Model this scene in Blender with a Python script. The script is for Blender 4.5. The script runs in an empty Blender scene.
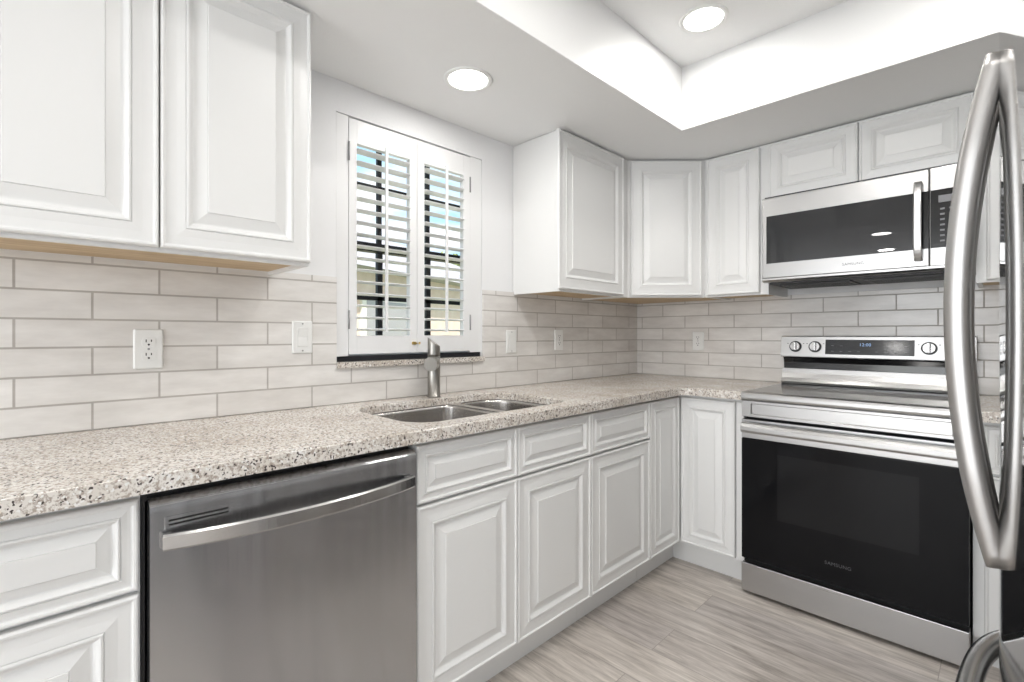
import bpy, bmesh, math, random
from mathutils import Vector, Matrix
PI = math.pi
C = bpy.context.scene.collection
scene = bpy.context.scene
random.seed(4)

# ------------------------------------------------------------------ camera
cam_data = bpy.data.cameras.new('camera')
cam = bpy.data.objects.new('camera', cam_data); C.objects.link(cam)
cam_data.sensor_width = 36.0; cam_data.sensor_fit = 'HORIZONTAL'
cam_data.lens = 490.0/1024*36
cam_data.shift_y = -6.3/1024
cam_data.clip_start = 0.02
CX, CY, CH = 1.781, -2.974, 1.177
cam.location = (CX, CY, CH)
cam.rotation_euler = (PI/2, 0, math.radians(45.2))
scene.camera = cam

# ------------------------------------------------------------------ exposure
scene.view_settings.view_transform = 'Standard'
scene.view_settings.look = 'None'
scene.view_settings.gamma = 1.0
scene.view_settings.exposure = 0.23
scene.view_settings.use_curve_mapping = False

# ------------------------------------------------------------------ world
world = bpy.data.worlds.new('sky'); scene.world = world
world.use_nodes = True
wn = world.node_tree; wn.nodes.clear()
def N(nt, typ, **kw):
    n = nt.nodes.new(typ)
    for k, v in kw.items():
        if k in n.inputs: n.inputs[k].default_value = v
        else: setattr(n, k, v)
    return n
def L(nt, a, b): nt.links.new(a, b)
def ramp(nt, stops, src=None):
    r = nt.nodes.new('ShaderNodeValToRGB'); e = r.color_ramp.elements
    while len(e) < len(stops): e.new(0.5)
    for i, (p, c) in enumerate(stops):
        e[i].position = p; e[i].color = (*c, 1) if len(c) == 3 else c
    if src is not None: nt.links.new(src, r.inputs[0])
    return r
tc = N(wn, 'ShaderNodeTexCoord'); mp = N(wn, 'ShaderNodeMapping'); mp.inputs['Scale'].default_value = (3, 3, 9)
L(wn, tc.outputs['Generated'], mp.inputs[0])
cl = N(wn, 'ShaderNodeTexNoise', Scale=1.3, Detail=6.0, Roughness=0.55); L(wn, mp.outputs[0], cl.inputs['Vector'])
cr = ramp(wn, [(0.42, (0.45, 0.74, 0.97)), (0.60, (0.95, 0.97, 1.0))], cl.outputs[0])
bg = N(wn, 'ShaderNodeBackground', Strength=1.15); L(wn, cr.outputs[0], bg.inputs[0])
wo = N(wn, 'ShaderNodeOutputWorld'); L(wn, bg.outputs[0], wo.inputs[0])

# ------------------------------------------------------------------ sun and added fill light
def light(name, typ, loc, rot, energy, color=(1, 1, 1), **kw):
    d = bpy.data.lights.new(name, typ); d.energy = energy; d.color = color
    for k, v in kw.items(): setattr(d, k, v)
    o = bpy.data.objects.new(name, d); C.objects.link(o); o.location = loc; o.rotation_euler = rot
    return o
light('sun', 'SUN', (0, 0, 8), (math.radians(38), 0, math.radians(65)), 5.0, (1, 0.95, 0.88), angle=0.01)
# added area fill, set in made-up window openings behind the camera
light('rear_fill', 'AREA', (1.3, -6.38, 1.25), (PI/2, 0, 0), 62, (0.97, 0.98, 1.0), shape='RECTANGLE', size=1.9, size_y=2.0)
light('side_fill', 'AREA', (4.66, -4.4, 1.3), (PI/2, 0, PI/2), 5, (0.97, 0.98, 1.0), shape='RECTANGLE', size=1.8, size_y=1.6)
LAMP_W = 7.0

# ------------------------------------------------------------------ materials
def mat(name, color, rough=0.5, metal=0.0, **kw):
    m = bpy.data.materials.new(name); m.use_nodes = True
    b = m.node_tree.nodes['Principled BSDF']
    b.inputs['Base Color'].default_value = (*color, 1)
    b.inputs['Roughness'].default_value = rough
    b.inputs['Metallic'].default_value = metal
    for k, v in kw.items(): b.inputs[k].default_value = v
    return m
def bsdf(m): return m.node_tree.nodes['Principled BSDF']
def objcoord(m, scale=(1, 1, 1), rot=(0, 0, 0), loc=(0, 0, 0)):
    nt = m.node_tree
    t = N(nt, 'ShaderNodeTexCoord'); p = N(nt, 'ShaderNodeMapping')
    p.inputs['Scale'].default_value = scale; p.inputs['Rotation'].default_value = rot; p.inputs['Location'].default_value = loc
    L(nt, t.outputs['Object'], p.inputs[0]); return p.outputs[0]
def paint(name, col, rough, bump=0.02, sc=60):
    m = mat(name, col, rough); nt = m.node_tree
    n = N(nt, 'ShaderNodeTexNoise', Scale=sc, Detail=3.0); L(nt, objcoord(m), n.inputs['Vector'])
    b = N(nt, 'ShaderNodeBump', Strength=bump, Distance=0.01); L(nt, n.outputs[0], b.inputs['Height'])
    L(nt, b.outputs[0], bsdf(m).inputs['Normal'])
    return m
M_wall = paint('wall_paint', (0.86, 0.86, 0.865), 0.6, 0.04, 90)
M_ceil = paint('ceiling_paint', (0.90, 0.90, 0.895), 0.75, 0.05, 120)
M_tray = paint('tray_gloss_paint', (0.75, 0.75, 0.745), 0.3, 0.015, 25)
M_cab = paint('cabinet_paint', (0.82, 0.82, 0.81), 0.34, 0.0, 30)
M_shut = paint('shutter_paint', (0.86, 0.86, 0.86), 0.35, 0.004, 30)
M_plast = mat('white_plastic', (0.85, 0.85, 0.83), 0.3)
M_bronze = mat('bronze_frame', (0.012, 0.013, 0.017), 0.45)
M_black = mat('black_plastic', (0.012, 0.012, 0.013), 0.4)
M_blackgloss = mat('black_gloss', (0.01, 0.01, 0.011), 0.12)
M_dark = mat('dark_grey_metal', (0.035, 0.035, 0.037), 0.5, 0.0)
M_hole = mat('dark_slot', (0.015, 0.015, 0.015), 0.7)
M_brass = mat('brass', (0.75, 0.55, 0.2), 0.3, 1.0)
M_zinc = mat('zinc_hinge', (0.36, 0.36, 0.36), 0.4, 0.8)
M_logo = mat('grey_lettering', (0.08, 0.08, 0.085), 0.4)
M_logo_o = mat('faint_lettering', (0.075, 0.075, 0.08), 0.4)
M_logo_d = mat('dim_lettering', (0.20, 0.20, 0.21), 0.4)

def steel(name, col, rough, along='Z', scale=220, amt=0.06, aniso=0.55, bump=0.0):
    m = mat(name, col, rough, 1.0); nt = m.node_tree
    sc = {'X': (1.5, scale, scale), 'Y': (scale, 1.5, scale), 'Z': (scale, scale, 1.5)}[along]
    n = N(nt, 'ShaderNodeTexNoise', Scale=1.0, Detail=2.0); L(nt, objcoord(m, sc), n.inputs['Vector'])
    mr = N(nt, 'ShaderNodeMapRange'); mr.inputs['To Min'].default_value = rough-amt; mr.inputs['To Max'].default_value = rough+amt
    L(nt, n.outputs[0], mr.inputs[0]); L(nt, mr.outputs[0], bsdf(m).inputs['Roughness'])
    if bump:
        b = N(nt, 'ShaderNodeBump', Strength=bump, Distance=0.002); L(nt, n.outputs[0], b.inputs['Height'])
        L(nt, b.outputs[0], bsdf(m).inputs['Normal'])
    return m
M_steel = steel('brushed_steel', (0.47, 0.465, 0.46), 0.31, 'X')
M_steelv = steel('brushed_steel_upright', (0.47, 0.465, 0.46), 0.3, 'Z')
M_dwsteel = steel('dishwasher_steel', (0.50, 0.505, 0.52), 0.22, 'Z', amt=0.04)
M_handle = steel('satin_steel', (0.54, 0.535, 0.53), 0.22, 'X', amt=0.03)
M_fridge = steel('fridge_steel', (0.60, 0.60, 0.60), 0.05, 'Z', amt=0.015)
M_fhandle = steel('fridge_handle_steel', (0.44, 0.43, 0.42), 0.38, 'Z', amt=0.02)
M_sink = steel('sink_steel', (0.55, 0.53, 0.51), 0.24, 'Z', amt=0.05)
M_faucet = steel('nickel', (0.33, 0.315, 0.29), 0.33, 'Z', amt=0.05)

def glass(name, tint, rough=0.0):
    m = mat(name, tint, rough); b = bsdf(m)
    b.inputs['Transmission Weight'].default_value = 1.0; b.inputs['IOR'].default_value = 1.1
    return m
M_glass = glass('window_glass', (1, 1, 1))
M_ovenglass = mat('oven_glass', (0.008, 0.008, 0.009), 0.03, 0.0)
bsdf(M_ovenglass).inputs['IOR'].default_value = 1.22
M_mwglass = mat('microwave_glass', (0.020, 0.021, 0.023), 0.012, 0.0)
bsdf(M_mwglass).inputs['IOR'].default_value = 1.6
M_ovenwin = mat('oven_inner_glass', (0.015, 0.015, 0.016), 0.05, 0.0)
bsdf(M_ovenwin).inputs['IOR'].default_value = 1.24
M_cooktop = mat('ceramic_cooktop', (0.02, 0.02, 0.022), 0.06, 0.0); bsdf(M_cooktop).inputs['IOR'].default_value = 1.8
M_display = mat('display_glass', (0.01, 0.011, 0.014), 0.1)
M_lens = mat('lamp_lens', (1, 1, 1), 0.4)
bsdf(M_lens).inputs['Emission Color'].default_value = (1, 0.985, 0.95, 1); bsdf(M_lens).inputs['Emission Strength'].default_value = 6.0
M_digit = mat('lit_digits', (0.2, 0.3, 0.5), 0.4)
bsdf(M_digit).inputs['Emission Color'].default_value = (0.35, 0.55, 0.9, 1); bsdf(M_digit).inputs['Emission Strength'].default_value = 0.5

def wavy(m, sc, dist):
    nt = m.node_tree
    n = N(nt, 'ShaderNodeTexNoise', Scale=1.0, Detail=1.0); L(nt, objcoord(m, sc), n.inputs['Vector'])
    b = N(nt, 'ShaderNodeBump', Strength=1.0, Distance=dist); L(nt, n.outputs[0], b.inputs['Height']); L(nt, b.outputs[0], bsdf(m).inputs['Normal'])
wavy(M_dwsteel, (8, 8, 0.7), 0.014)
tg = N(M_dwsteel.node_tree, 'ShaderNodeTangent', direction_type='RADIAL', axis='Z')
L(M_dwsteel.node_tree, tg.outputs[0], bsdf(M_dwsteel).inputs['Tangent'])
bsdf(M_dwsteel).inputs['Anisotropic'].default_value = 0.6; bsdf(M_dwsteel).inputs['Anisotropic Rotation'].default_value = 0.25
# raw wood under the wall cabinets
M_wood = mat('raw_wood', (0.62, 0.47, 0.29), 0.6); nt = M_wood.node_tree
n = N(nt, 'ShaderNodeTexNoise', Scale=1.0, Detail=4.0); L(nt, objcoord(M_wood, (6, 60, 60)), n.inputs['Vector'])
r = ramp(nt, [(0.3, (0.52, 0.37, 0.21)), (0.7, (0.70, 0.55, 0.36))], n.outputs[0]); L(nt, r.outputs[0], bsdf(M_wood).inputs['Base Color'])

# granite
M_gran = mat('granite', (0.7, 0.65, 0.6), 0.22); nt = M_gran.node_tree
oc = objcoord(M_gran)
n0 = N(nt, 'ShaderNodeTexNoise', Scale=7.0, Detail=3.0); L(nt, oc, n0.inputs['Vector'])
base = ramp(nt, [(0.30, (0.60, 0.54, 0.47)), (0.55, (0.73, 0.685, 0.63)), (0.75, (0.82, 0.79, 0.75))], n0.outputs[0])
n1 = N(nt, 'ShaderNodeTexNoise', Scale=130.0, Detail=4.0, Roughness=0.65); L(nt, oc, n1.inputs['Vector'])
k1 = ramp(nt, [(0.41, (1, 1, 1)), (0.52, (0, 0, 0))], n1.outputs[0])
mx1 = N(nt, 'ShaderNodeMix', data_type='RGBA'); L(nt, k1.outputs[0], mx1.inputs['Factor']); L(nt, base.outputs[0], mx1.inputs['A'])
mx1.inputs['B'].default_value = (0.43, 0.37, 0.32, 1)
v1 = N(nt, 'ShaderNodeTexVoronoi', Scale=190.0, Randomness=1.0)
dn = N(nt, 'ShaderNodeTexNoise', Scale=60.0, Detail=2.0); L(nt, oc, dn.inputs['Vector'])
ad = N(nt, 'ShaderNodeVectorMath', operation='MULTIPLY_ADD'); L(nt, dn.outputs['Color'], ad.inputs[0]); ad.inputs[1].default_value = (0.02, 0.02, 0.02); L(nt, oc, ad.inputs[2])
L(nt, ad.outputs[0], v1.inputs['Vector'])
sep = N(nt, 'ShaderNodeSeparateColor'); L(nt, v1.outputs['Color'], sep.inputs[0])
sel = N(nt, 'ShaderNodeMath', operation='LESS_THAN'); L(nt, sep.outputs[0], sel.inputs[0]); sel.inputs[1].default_value = 0.19
near = N(nt, 'ShaderNodeMath', operation='LESS_THAN'); L(nt, v1.outputs['Distance'], near.inputs[0]); near.inputs[1].default_value = 0.50
mu = N(nt, 'ShaderNodeMath', operation='MULTIPLY'); L(nt, sel.outputs[0], mu.inputs[0]); L(nt, near.outputs[0], mu.inputs[1])
mx2 = N(nt, 'ShaderNodeMix', data_type='RGBA'); L(nt, mu.outputs[0], mx2.inputs['Factor']); L(nt, mx1.outputs['Result'], mx2.inputs['A'])
mx2.inputs['B'].default_value = (0.085, 0.07, 0.065, 1)
sel2 = N(nt, 'ShaderNodeMath', operation='GREATER_THAN'); L(nt, sep.outputs[1], sel2.inputs[0]); sel2.inputs[1].default_value = 0.86
mu2 = N(nt, 'ShaderNodeMath', operation='MULTIPLY'); L(nt, sel2.outputs[0], mu2.inputs[0]); L(nt, near.outputs[0], mu2.inputs[1])
mx3 = N(nt, 'ShaderNodeMix', data_type='RGBA'); L(nt, mu2.outputs[0], mx3.inputs['Factor']); L(nt, mx2.outputs['Result'], mx3.inputs['A'])
mx3.inputs['B'].default_value = (0.86, 0.85, 0.83, 1)
L(nt, mx3.outputs['Result'], bsdf(M_gran).inputs['Base Color'])

# backsplash tile: u runs along the wall, v is height
def tile_mat(name, axis, off):
    m = mat(name, (0.6, 0.57, 0.53), 0.22); nt = m.node_tree
    t = N(nt, 'ShaderNodeTexCoord'); s = N(nt, 'ShaderNodeSeparateXYZ'); L(nt, t.outputs['Object'], s.inputs[0])
    c = N(nt, 'ShaderNodeCombineXYZ')
    a1 = N(nt, 'ShaderNodeMath', operation='ADD'); L(nt, s.outputs[axis], a1.inputs[0]); a1.inputs[1].default_value = off
    a2 = N(nt, 'ShaderNodeMath', operation='ADD'); L(nt, s.outputs[2], a2.inputs[0]); a2.inputs[1].default_value = -0.914+0.0762*20
    L(nt, a1.outputs[0], c.inputs[0]); L(nt, a2.outputs[0], c.inputs[1])
    b = N(nt, 'ShaderNodeTexBrick'); b.offset = 0.5; b.offset_frequency = 2
    b.inputs['Scale'].default_value = 1.0; b.inputs['Mortar Size'].default_value = 0.0028; b.inputs['Mortar Smooth'].default_value = 0.1
    b.inputs['Brick Width'].default_value = 0.3035; b.inputs['Row Height'].default_value = 0.0762; b.inputs['Bias'].default_value = 0.0
    b.inputs['Color1'].default_value = (0.76, 0.735, 0.705, 1); b.inputs['Color2'].default_value = (0.83, 0.81, 0.785, 1)
    b.inputs['Mortar'].default_value = (0.49, 0.46, 0.43, 1)
    L(nt, c.outputs[0], b.inputs['Vector'])
    nz = N(nt, 'ShaderNodeTexNoise', Scale=9.0, Detail=4.0, Roughness=0.6)
    mp = N(nt, 'ShaderNodeMapping'); mp.inputs['Scale'].default_value = (0.6, 2.2, 1); L(nt, c.outputs[0], mp.inputs[0]); L(nt, mp.outputs[0], nz.inputs['Vector'])
    rr = ramp(nt, [(0.3, (0.88, 0.87, 0.86)), (0.7, (1.06, 1.06, 1.06))], nz.outputs[0])
    mm = N(nt, 'ShaderNodeMix', data_type='RGBA', blend_type='MULTIPLY'); mm.inputs['Factor'].default_value = 1.0
    L(nt, b.outputs['Color'], mm.inputs['A']); L(nt, rr.outputs[0], mm.inputs['B']); L(nt, mm.outputs['Result'], bsdf(m).inputs['Base Color'])
    iv = N(nt, 'ShaderNodeMath', operation='SUBTRACT'); iv.inputs[0].default_value = 1.0; L(nt, b.outputs['Fac'], iv.inputs[1])
    wv = N(nt, 'ShaderNodeMath', operation='MULTIPLY_ADD'); L(nt, nz.outputs[0], wv.inputs[0]); wv.inputs[1].default_value = 0.5; L(nt, iv.outputs[0], wv.inputs[2])
    bp = N(nt, 'ShaderNodeBump', Strength=0.5, Distance=0.002); L(nt, wv.outputs[0], bp.inputs['Height']); L(nt, bp.outputs[0], bsdf(m).inputs['Normal'])
    ro = N(nt, 'ShaderNodeMapRange'); ro.inputs['To Min'].default_value = 0.2; ro.inputs['To Max'].default_value = 0.8; L(nt, b.outputs['Fac'], ro.inputs[0]); L(nt, ro.outputs[0], bsdf(m).inputs['Roughness'])
    return m
# joints in the lowest course fall at y = -2.843 + k*0.3035 and at x = 0.198 + k*0.3035
W = 0.3035
M_tileL = tile_mat('subway_tile_sink_wall', 1, 2.843 + W*20.5)
M_tileB = tile_mat('subway_tile_range_wall', 0, -0.198 + W*20)

# vinyl plank floor, planks run along x
M_floor = mat('vinyl_plank', (0.5, 0.45, 0.4), 0.38); nt = M_floor.node_tree
oc = objcoord(M_floor, loc=(0.37, 0.055, 0))
b = N(nt, 'ShaderNodeTexBrick'); b.offset = 0.37; b.offset_frequency = 2
b.inputs['Scale'].default_value = 1.0; b.inputs['Mortar Size'].default_value = 0.0012; b.inputs['Mortar Smooth'].default_value = 0.2
b.inputs['Brick Width'].default_value = 1.22; b.inputs['Row Height'].default_value = 0.18; b.inputs['Bias'].default_value = 0.0
b.inputs['Color1'].default_value = (0, 0, 0, 1); b.inputs['Color2'].default_value = (1, 1, 1, 1); b.inputs['Mortar'].default_value = (0.3, 0.3, 0.3, 1)
L(nt, oc, b.inputs['Vector'])
vs = N(nt, 'ShaderNodeVectorMath', operation='MULTIPLY_ADD'); L(nt, b.outputs['Color'], vs.inputs[0]); vs.inputs[1].default_value = (3.1, 7.7, 5.0); L(nt, oc, vs.inputs[2])
g = N(nt, 'ShaderNodeMapping'); g.inputs['Scale'].default_value = (1.7, 13.0, 1.0); L(nt, vs.outputs[0], g.inputs[0])
gn = N(nt, 'ShaderNodeTexNoise', Scale=2.6, Detail=8.0, Roughness=0.66, Distortion=0.35); L(nt, g.outputs[0], gn.inputs['Vector'])
gr = ramp(nt, [(0.28, (0.31, 0.275, 0.25)), (0.42, (0.46, 0.42, 0.385)), (0.56, (0.60, 0.555, 0.515)), (0.78, (0.76, 0.72, 0.675))], gn.outputs[0])
fg = N(nt, 'ShaderNodeMapping'); fg.inputs['Scale'].default_value = (4.0, 120.0, 1.0); L(nt, vs.outputs[0], fg.inputs[0])
fn = N(nt, 'ShaderNodeTexNoise', Scale=1.0, Detail=5.0); L(nt, fg.outputs[0], fn.inputs['Vector'])
fr = ramp(nt, [(0.3, (0.84, 0.83, 0.82)), (0.7, (1.08, 1.08, 1.08))], fn.outputs[0])
m1 = N(nt, 'ShaderNodeMix', data_type='RGBA', blend_type='MULTIPLY'); m1.inputs['Factor'].default_value = 1.0
L(nt, gr.outputs[0], m1.inputs['A']); L(nt, fr.outputs[0], m1.inputs['B'])
pr = ramp(nt, [(0.0, (0.90, 0.89, 0.90)), (1.0, (1.10, 1.09, 1.07))], b.outputs['Color'])
m2 = N(nt, 'ShaderNodeMix', data_type='RGBA', blend_type='MULTIPLY'); m2.inputs['Factor'].default_value = 1.0
L(nt, m1.outputs['Result'], m2.inputs['A']); L(nt, pr.outputs[0], m2.inputs['B'])
m3 = N(nt, 'ShaderNodeMix', data_type='RGBA'); L(nt, b.outputs['Fac'], m3.inputs['Factor']); L(nt, m2.outputs['Result'], m3.inputs['A']); m3.inputs['B'].default_value = (0.33, 0.29, 0.26, 1)
L(nt, m3.outputs['Result'], bsdf(M_floor).inputs['Base Color'])
bp = N(nt, 'ShaderNodeBump', Strength=0.15, Distance=0.002); L(nt, fn.outputs[0], bp.inputs['Height']); L(nt, bp.outputs[0], bsdf(M_floor).inputs['Normal'])

def noisy(name, c1, c2, sc, rough=0.9):
    m = mat(name, c1, rough); nt = m.node_tree
    n = N(nt, 'ShaderNodeTexNoise', Scale=sc, Detail=4.0); L(nt, objcoord(m), n.inputs['Vector'])
    r = ramp(nt, [(0.35, c1), (0.65, c2)], n.outputs[0]); L(nt, r.outputs[0], bsdf(m).inputs['Base Color']); return m
M_grass = noisy('lawn', (0.20, 0.26, 0.10), (0.33, 0.36, 0.18), 3)
M_stucco = noisy('beige_stucco', (0.72, 0.56, 0.47), (0.78, 0.63, 0.54), 5)
M_cream = noisy('cream_stucco', (0.85, 0.80, 0.72), (0.88, 0.83, 0.75), 5)
M_roof = noisy('grey_shingles', (0.34, 0.33, 0.35), (0.44, 0.43, 0.46), 8)
M_leaf = noisy('leaves', (0.20, 0.27, 0.11), (0.46, 0.50, 0.25), 2.5)
M_bark = noisy('bark', (0.22, 0.17, 0.13), (0.32, 0.26, 0.2), 9)
M_winglass = mat('curtained_window', (0.40, 0.38, 0.38), 0.3)

# ------------------------------------------------------------------ helpers
def tag(o, label, cat, group=None):
    o['label'] = label; o['category'] = cat
    if group: o['group'] = group
    return o
def thing(name, label, cat, loc=(0, 0, 0), rotz=0.0, group=None):
    o = bpy.data.objects.new(name, None); C.objects.link(o); o.empty_display_size = 0.1
    o.location = loc; o.rotation_euler = (0, 0, rotz)
    return tag(o, label, cat, group)
def link(name, me, m, parent=None, loc=None, rot=None):
    o = bpy.data.objects.new(name, me); C.objects.link(o)
    for x in (m if isinstance(m, (list, tuple)) else [m]): me.materials.append(x)
    if parent is not None: o.parent = parent
    if loc is not None: o.location = loc
    if rot is not None: o.rotation_euler = rot
    return o
class MB:
    def __init__(s): s.bm = bmesh.new()
    def box(s, x0, x1, y0, y1, z0, z1, bev=0.0, mi=0, seg=2):
        x0, x1 = min(x0, x1), max(x0, x1); y0, y1 = min(y0, y1), max(y0, y1); z0, z1 = min(z0, z1), max(z0, z1)
        vs = [s.bm.verts.new(p) for p in [(x0,y0,z0),(x1,y0,z0),(x1,y1,z0),(x0,y1,z0),(x0,y0,z1),(x1,y0,z1),(x1,y1,z1),(x0,y1,z1)]]
        fs = [s.bm.faces.new([vs[i] for i in q]) for q in [(0,3,2,1),(4,5,6,7),(0,1,5,4),(1,2,6,5),(2,3,7,6),(3,0,4,7)]]
        for f in fs: f.material_index = mi
        if bev > 0:
            es = list({e for f in fs for e in f.edges})
            rr = bmesh.ops.bevel(s.bm, geom=es, offset=bev, segments=seg, affect='EDGES', profile=0.7)
            for f in rr['faces']: f.material_index = mi
        return s
    def rings(s, rings, cap0=True, cap1=True, closed=True, mi=0, smooth=False):
        rv = [[s.bm.verts.new(p) for p in r] for r in rings]
        n = len(rv[0])
        for a, b in zip(rv[:-1], rv[1:]):
            for i in range(n if closed else n-1):
                f = s.bm.faces.new([a[i], a[(i+1) % n], b[(i+1) % n], b[i]]); f.material_index = mi; f.smooth = smooth
        if cap0: f = s.bm.faces.new(rv[0][::-1]); f.material_index = mi
        if cap1: f = s.bm.faces.new(rv[-1]); f.material_index = mi
        return s
    def prism(s, pts, a0, a1, axis='x', mi=0, bev=0.0):
        def P(p, a):
            return {'x': (a, p[0], p[1]), 'y': (p[0], a, p[1]), 'z': (p[0], p[1], a)}[axis]
        v0 = [s.bm.verts.new(P(p, a0)) for p in pts]; v1 = [s.bm.verts.new(P(p, a1)) for p in pts]
        n = len(pts); fs = [s.bm.faces.new(v0), s.bm.faces.new(v1[::-1])]
        for i in range(n): fs.append(s.bm.faces.new([v0[i], v1[i], v1[(i+1) % n], v0[(i+1) % n]]))
        for f in fs: f.material_index = mi
        if bev > 0:
            rr = bmesh.ops.bevel(s.bm, geom=list({e for f in fs for e in f.edges}), offset=bev, segments=2, affect='EDGES')
            for f in rr['faces']: f.material_index = mi
        return s
    def cyl(s, c, r, h, axis='z', n=32, r2=None, mi=0, smooth=True):
        r2 = r if r2 is None else r2
        def ring(a, rad):
            o = []
            for i in range(n):
                t = 2*PI*i/n; u, w = rad*math.cos(t), rad*math.sin(t)
                o.append({'z': (c[0]+u, c[1]+w, c[2]+a), 'y': (c[0]+u, c[1]+a, c[2]+w), 'x': (c[0]+a, c[1]+u, c[2]+w)}[axis])
            return o
        rv = [[s.bm.verts.new(p) for p in ring(0, r)], [s.bm.verts.new(p) for p in ring(h, r2)]]
        for i in range(n):
            f = s.bm.faces.new([rv[0][i], rv[0][(i+1) % n], rv[1][(i+1) % n], rv[1][i]]); f.smooth = smooth; f.material_index = mi
        for q in rv: s.bm.faces.new(q).material_index = mi
        return s
    def build(s, name, m, parent=None, **kw):
        bmesh.ops.recalc_face_normals(s.bm, faces=s.bm.faces)
        me = bpy.data.meshes.new(name); s.bm.to_mesh(me); s.bm.free()
        return link(name, me, m, parent, **kw)
def struct(name, mb, m):
    o = mb.build(name, m); o['kind'] = 'structure'; return o
def sweep(path, ups, prof, smooth=True):
    """profile (list of (side, up)) swept along a path of Vectors; ups gives the local 'up' at every point"""
    rings = []
    for i, p in enumerate(path):
        t = (path[min(i+1, len(path)-1)] - path[max(i-1, 0)]).normalized()
        u = ups[i] if isinstance(ups, list) else ups
        sd = t.cross(u).normalized(); up = sd.cross(t).normalized()
        pr_ = prof(i/(len(path)-1)) if callable(prof) else prof
        rings.append([p + sd*a + up*b_ for a, b_ in pr_])
    return MB().rings(rings, smooth=smooth)
def oval(a, b, n=20, e=1.0):
    o = []
    for i in range(n):
        t = 2*PI*i/n; c, s_ = math.cos(t), math.sin(t)
        o.append((a*math.copysign(abs(c)**e, c), b*math.copysign(abs(s_)**e, s_)))
    return o
def rrect(x0, x1, y0, y1, r, n=8):
    rs = r if isinstance(r, (list, tuple)) else [r]*4     # corners: (x1,y1), (x0,y1), (x0,y0), (x1,y0)
    pts = []
    for (cx, cy, a0), q in zip([(x1, y1, 0), (x0, y1, 90), (x0, y0, 180), (x1, y0, 270)], rs):
        sx = -1 if cx == x1 else 1; sy = -1 if cy == y1 else 1
        for i in range(n+1):
            a = math.radians(a0 + 90*i/n)
            pts.append((cx + sx*q + q*math.cos(a), cy + sy*q + q*math.sin(a)))
    return pts
def text_obj(name, body, size, m, parent, loc, rot, extrude=0.0004):
    cu = bpy.data.curves.new(name, 'FONT'); cu.body = body; cu.size = size; cu.extrude = extrude; cu.align_x = 'CENTER'; cu.align_y = 'CENTER'; cu.space_character = 1.08
    t = bpy.data.objects.new('tmp', cu); C.objects.link(t)
    bpy.context.view_layer.update()
    me = bpy.data.meshes.new_from_object(t.evaluated_get(bpy.context.evaluated_depsgraph_get()))
    bpy.data.objects.remove(t); me.materials.clear()
    return link(name, me, m, parent, loc=loc, rot=rot)

# raised panel front: local x 0..w, z 0..h, back face at y=0, front toward -y
def panel(w, h, name, parent, x, y, z, fw=0.056, t=0.020, m=None, rot=None):
    k = fw/0.056
    g = 1.0 if k > 0.8 else 0.72
    c = 0.053*k
    prof = [(0, 0), (0, -(t-0.006)), (0.0015, -(t-0.002)), (0.0045, -t), (0.0085, -(t-0.0006)), (0.0105, -(t-0.0045)), (0.013, -(t-0.0052)),
            (c*0.6, -(t-0.0045)), (c-0.003, -(t-0.0020)), (c-0.0015, -(t-0.0042)), (c, -(t-0.0006)), (c+0.003*g, -t), (c+0.0055*g, -(t-0.0010)), (c+0.010*g, -(t-0.0050)),
            (c+0.014*g, -(t-0.0100)), (c+0.0165*g, -(t-0.0108)), (c+0.019*g, -(t-0.0108)), (c+0.045*g, -(t-0.0028)), (c+0.0465*g, -(t-0.0034)), (c+0.0475*g, -(t-0.0006))]
    rr = []
    for a, d in prof: rr.append([(a, d, a), (w-a, d, a), (w-a, d, h-a), (a, d, h-a)])
    mb = MB().rings(rr)
    return mb.build(name, m or M_cab, parent, loc=(x, y, z), rot=rot)

SINKROT = PI/2      # things on the sink wall: local x -> +y, local front (-y) -> +x
D_B = 0.596         # base box depth, doors stand proud of it
Z_TOE, Z_TOP = 0.113, 0.876
def base_cabinet(label, w, loc, rotz, fronts, name='base_cabinet', hollow=False, group=None):
    t = thing(name, label, 'cabinet', loc, rotz, group)
    mb = MB()
    th = 0.018
    mb.box(0.001, th, -D_B, -0.004, Z_TOE, Z_TOP); mb.box(w-th, w-0.001, -D_B, -0.004, Z_TOE, Z_TOP)
    mb.box(th, w-th, -D_B, -0.004, Z_TOE, Z_TOE+th); mb.box(th, w-th, -0.014, -0.004, Z_TOE+th, Z_TOP)
    if not hollow: mb.box(th, w-th, -D_B+0.02, -0.014, Z_TOP-th, Z_TOP)
    # face frame
    mb.box(th, 0.038, -D_B, -D_B+0.019, Z_TOE+th, Z_TOP); mb.box(w-0.038, w-th, -D_B, -D_B+0.019, Z_TOE+th, Z_TOP)
    mb.box(0.038, w-0.038, -D_B, -D_B+0.019, Z_TOP-0.03, Z_TOP); mb.box(0.038, w-0.038, -D_B, -D_B+0.019, 0.672, 0.708)
    if w > 0.7: mb.box(w/2-0.03, w/2+0.03, -D_B, -D_B+0.019, Z_TOE+th, Z_TOP-0.03)
    mb.build('carcass', M_cab, t)
    MB().box(0.0, w, -D_B+0.073, -D_B+0.056, 0.001, Z_TOE-0.001).build('toe_kick', M_cab, t)
    for nm, x0, x1, z0, z1, fw in fronts: panel(x1-x0, z1-z0, nm, t, x0, -D_B-0.001, z0, fw)
    return t

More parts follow.
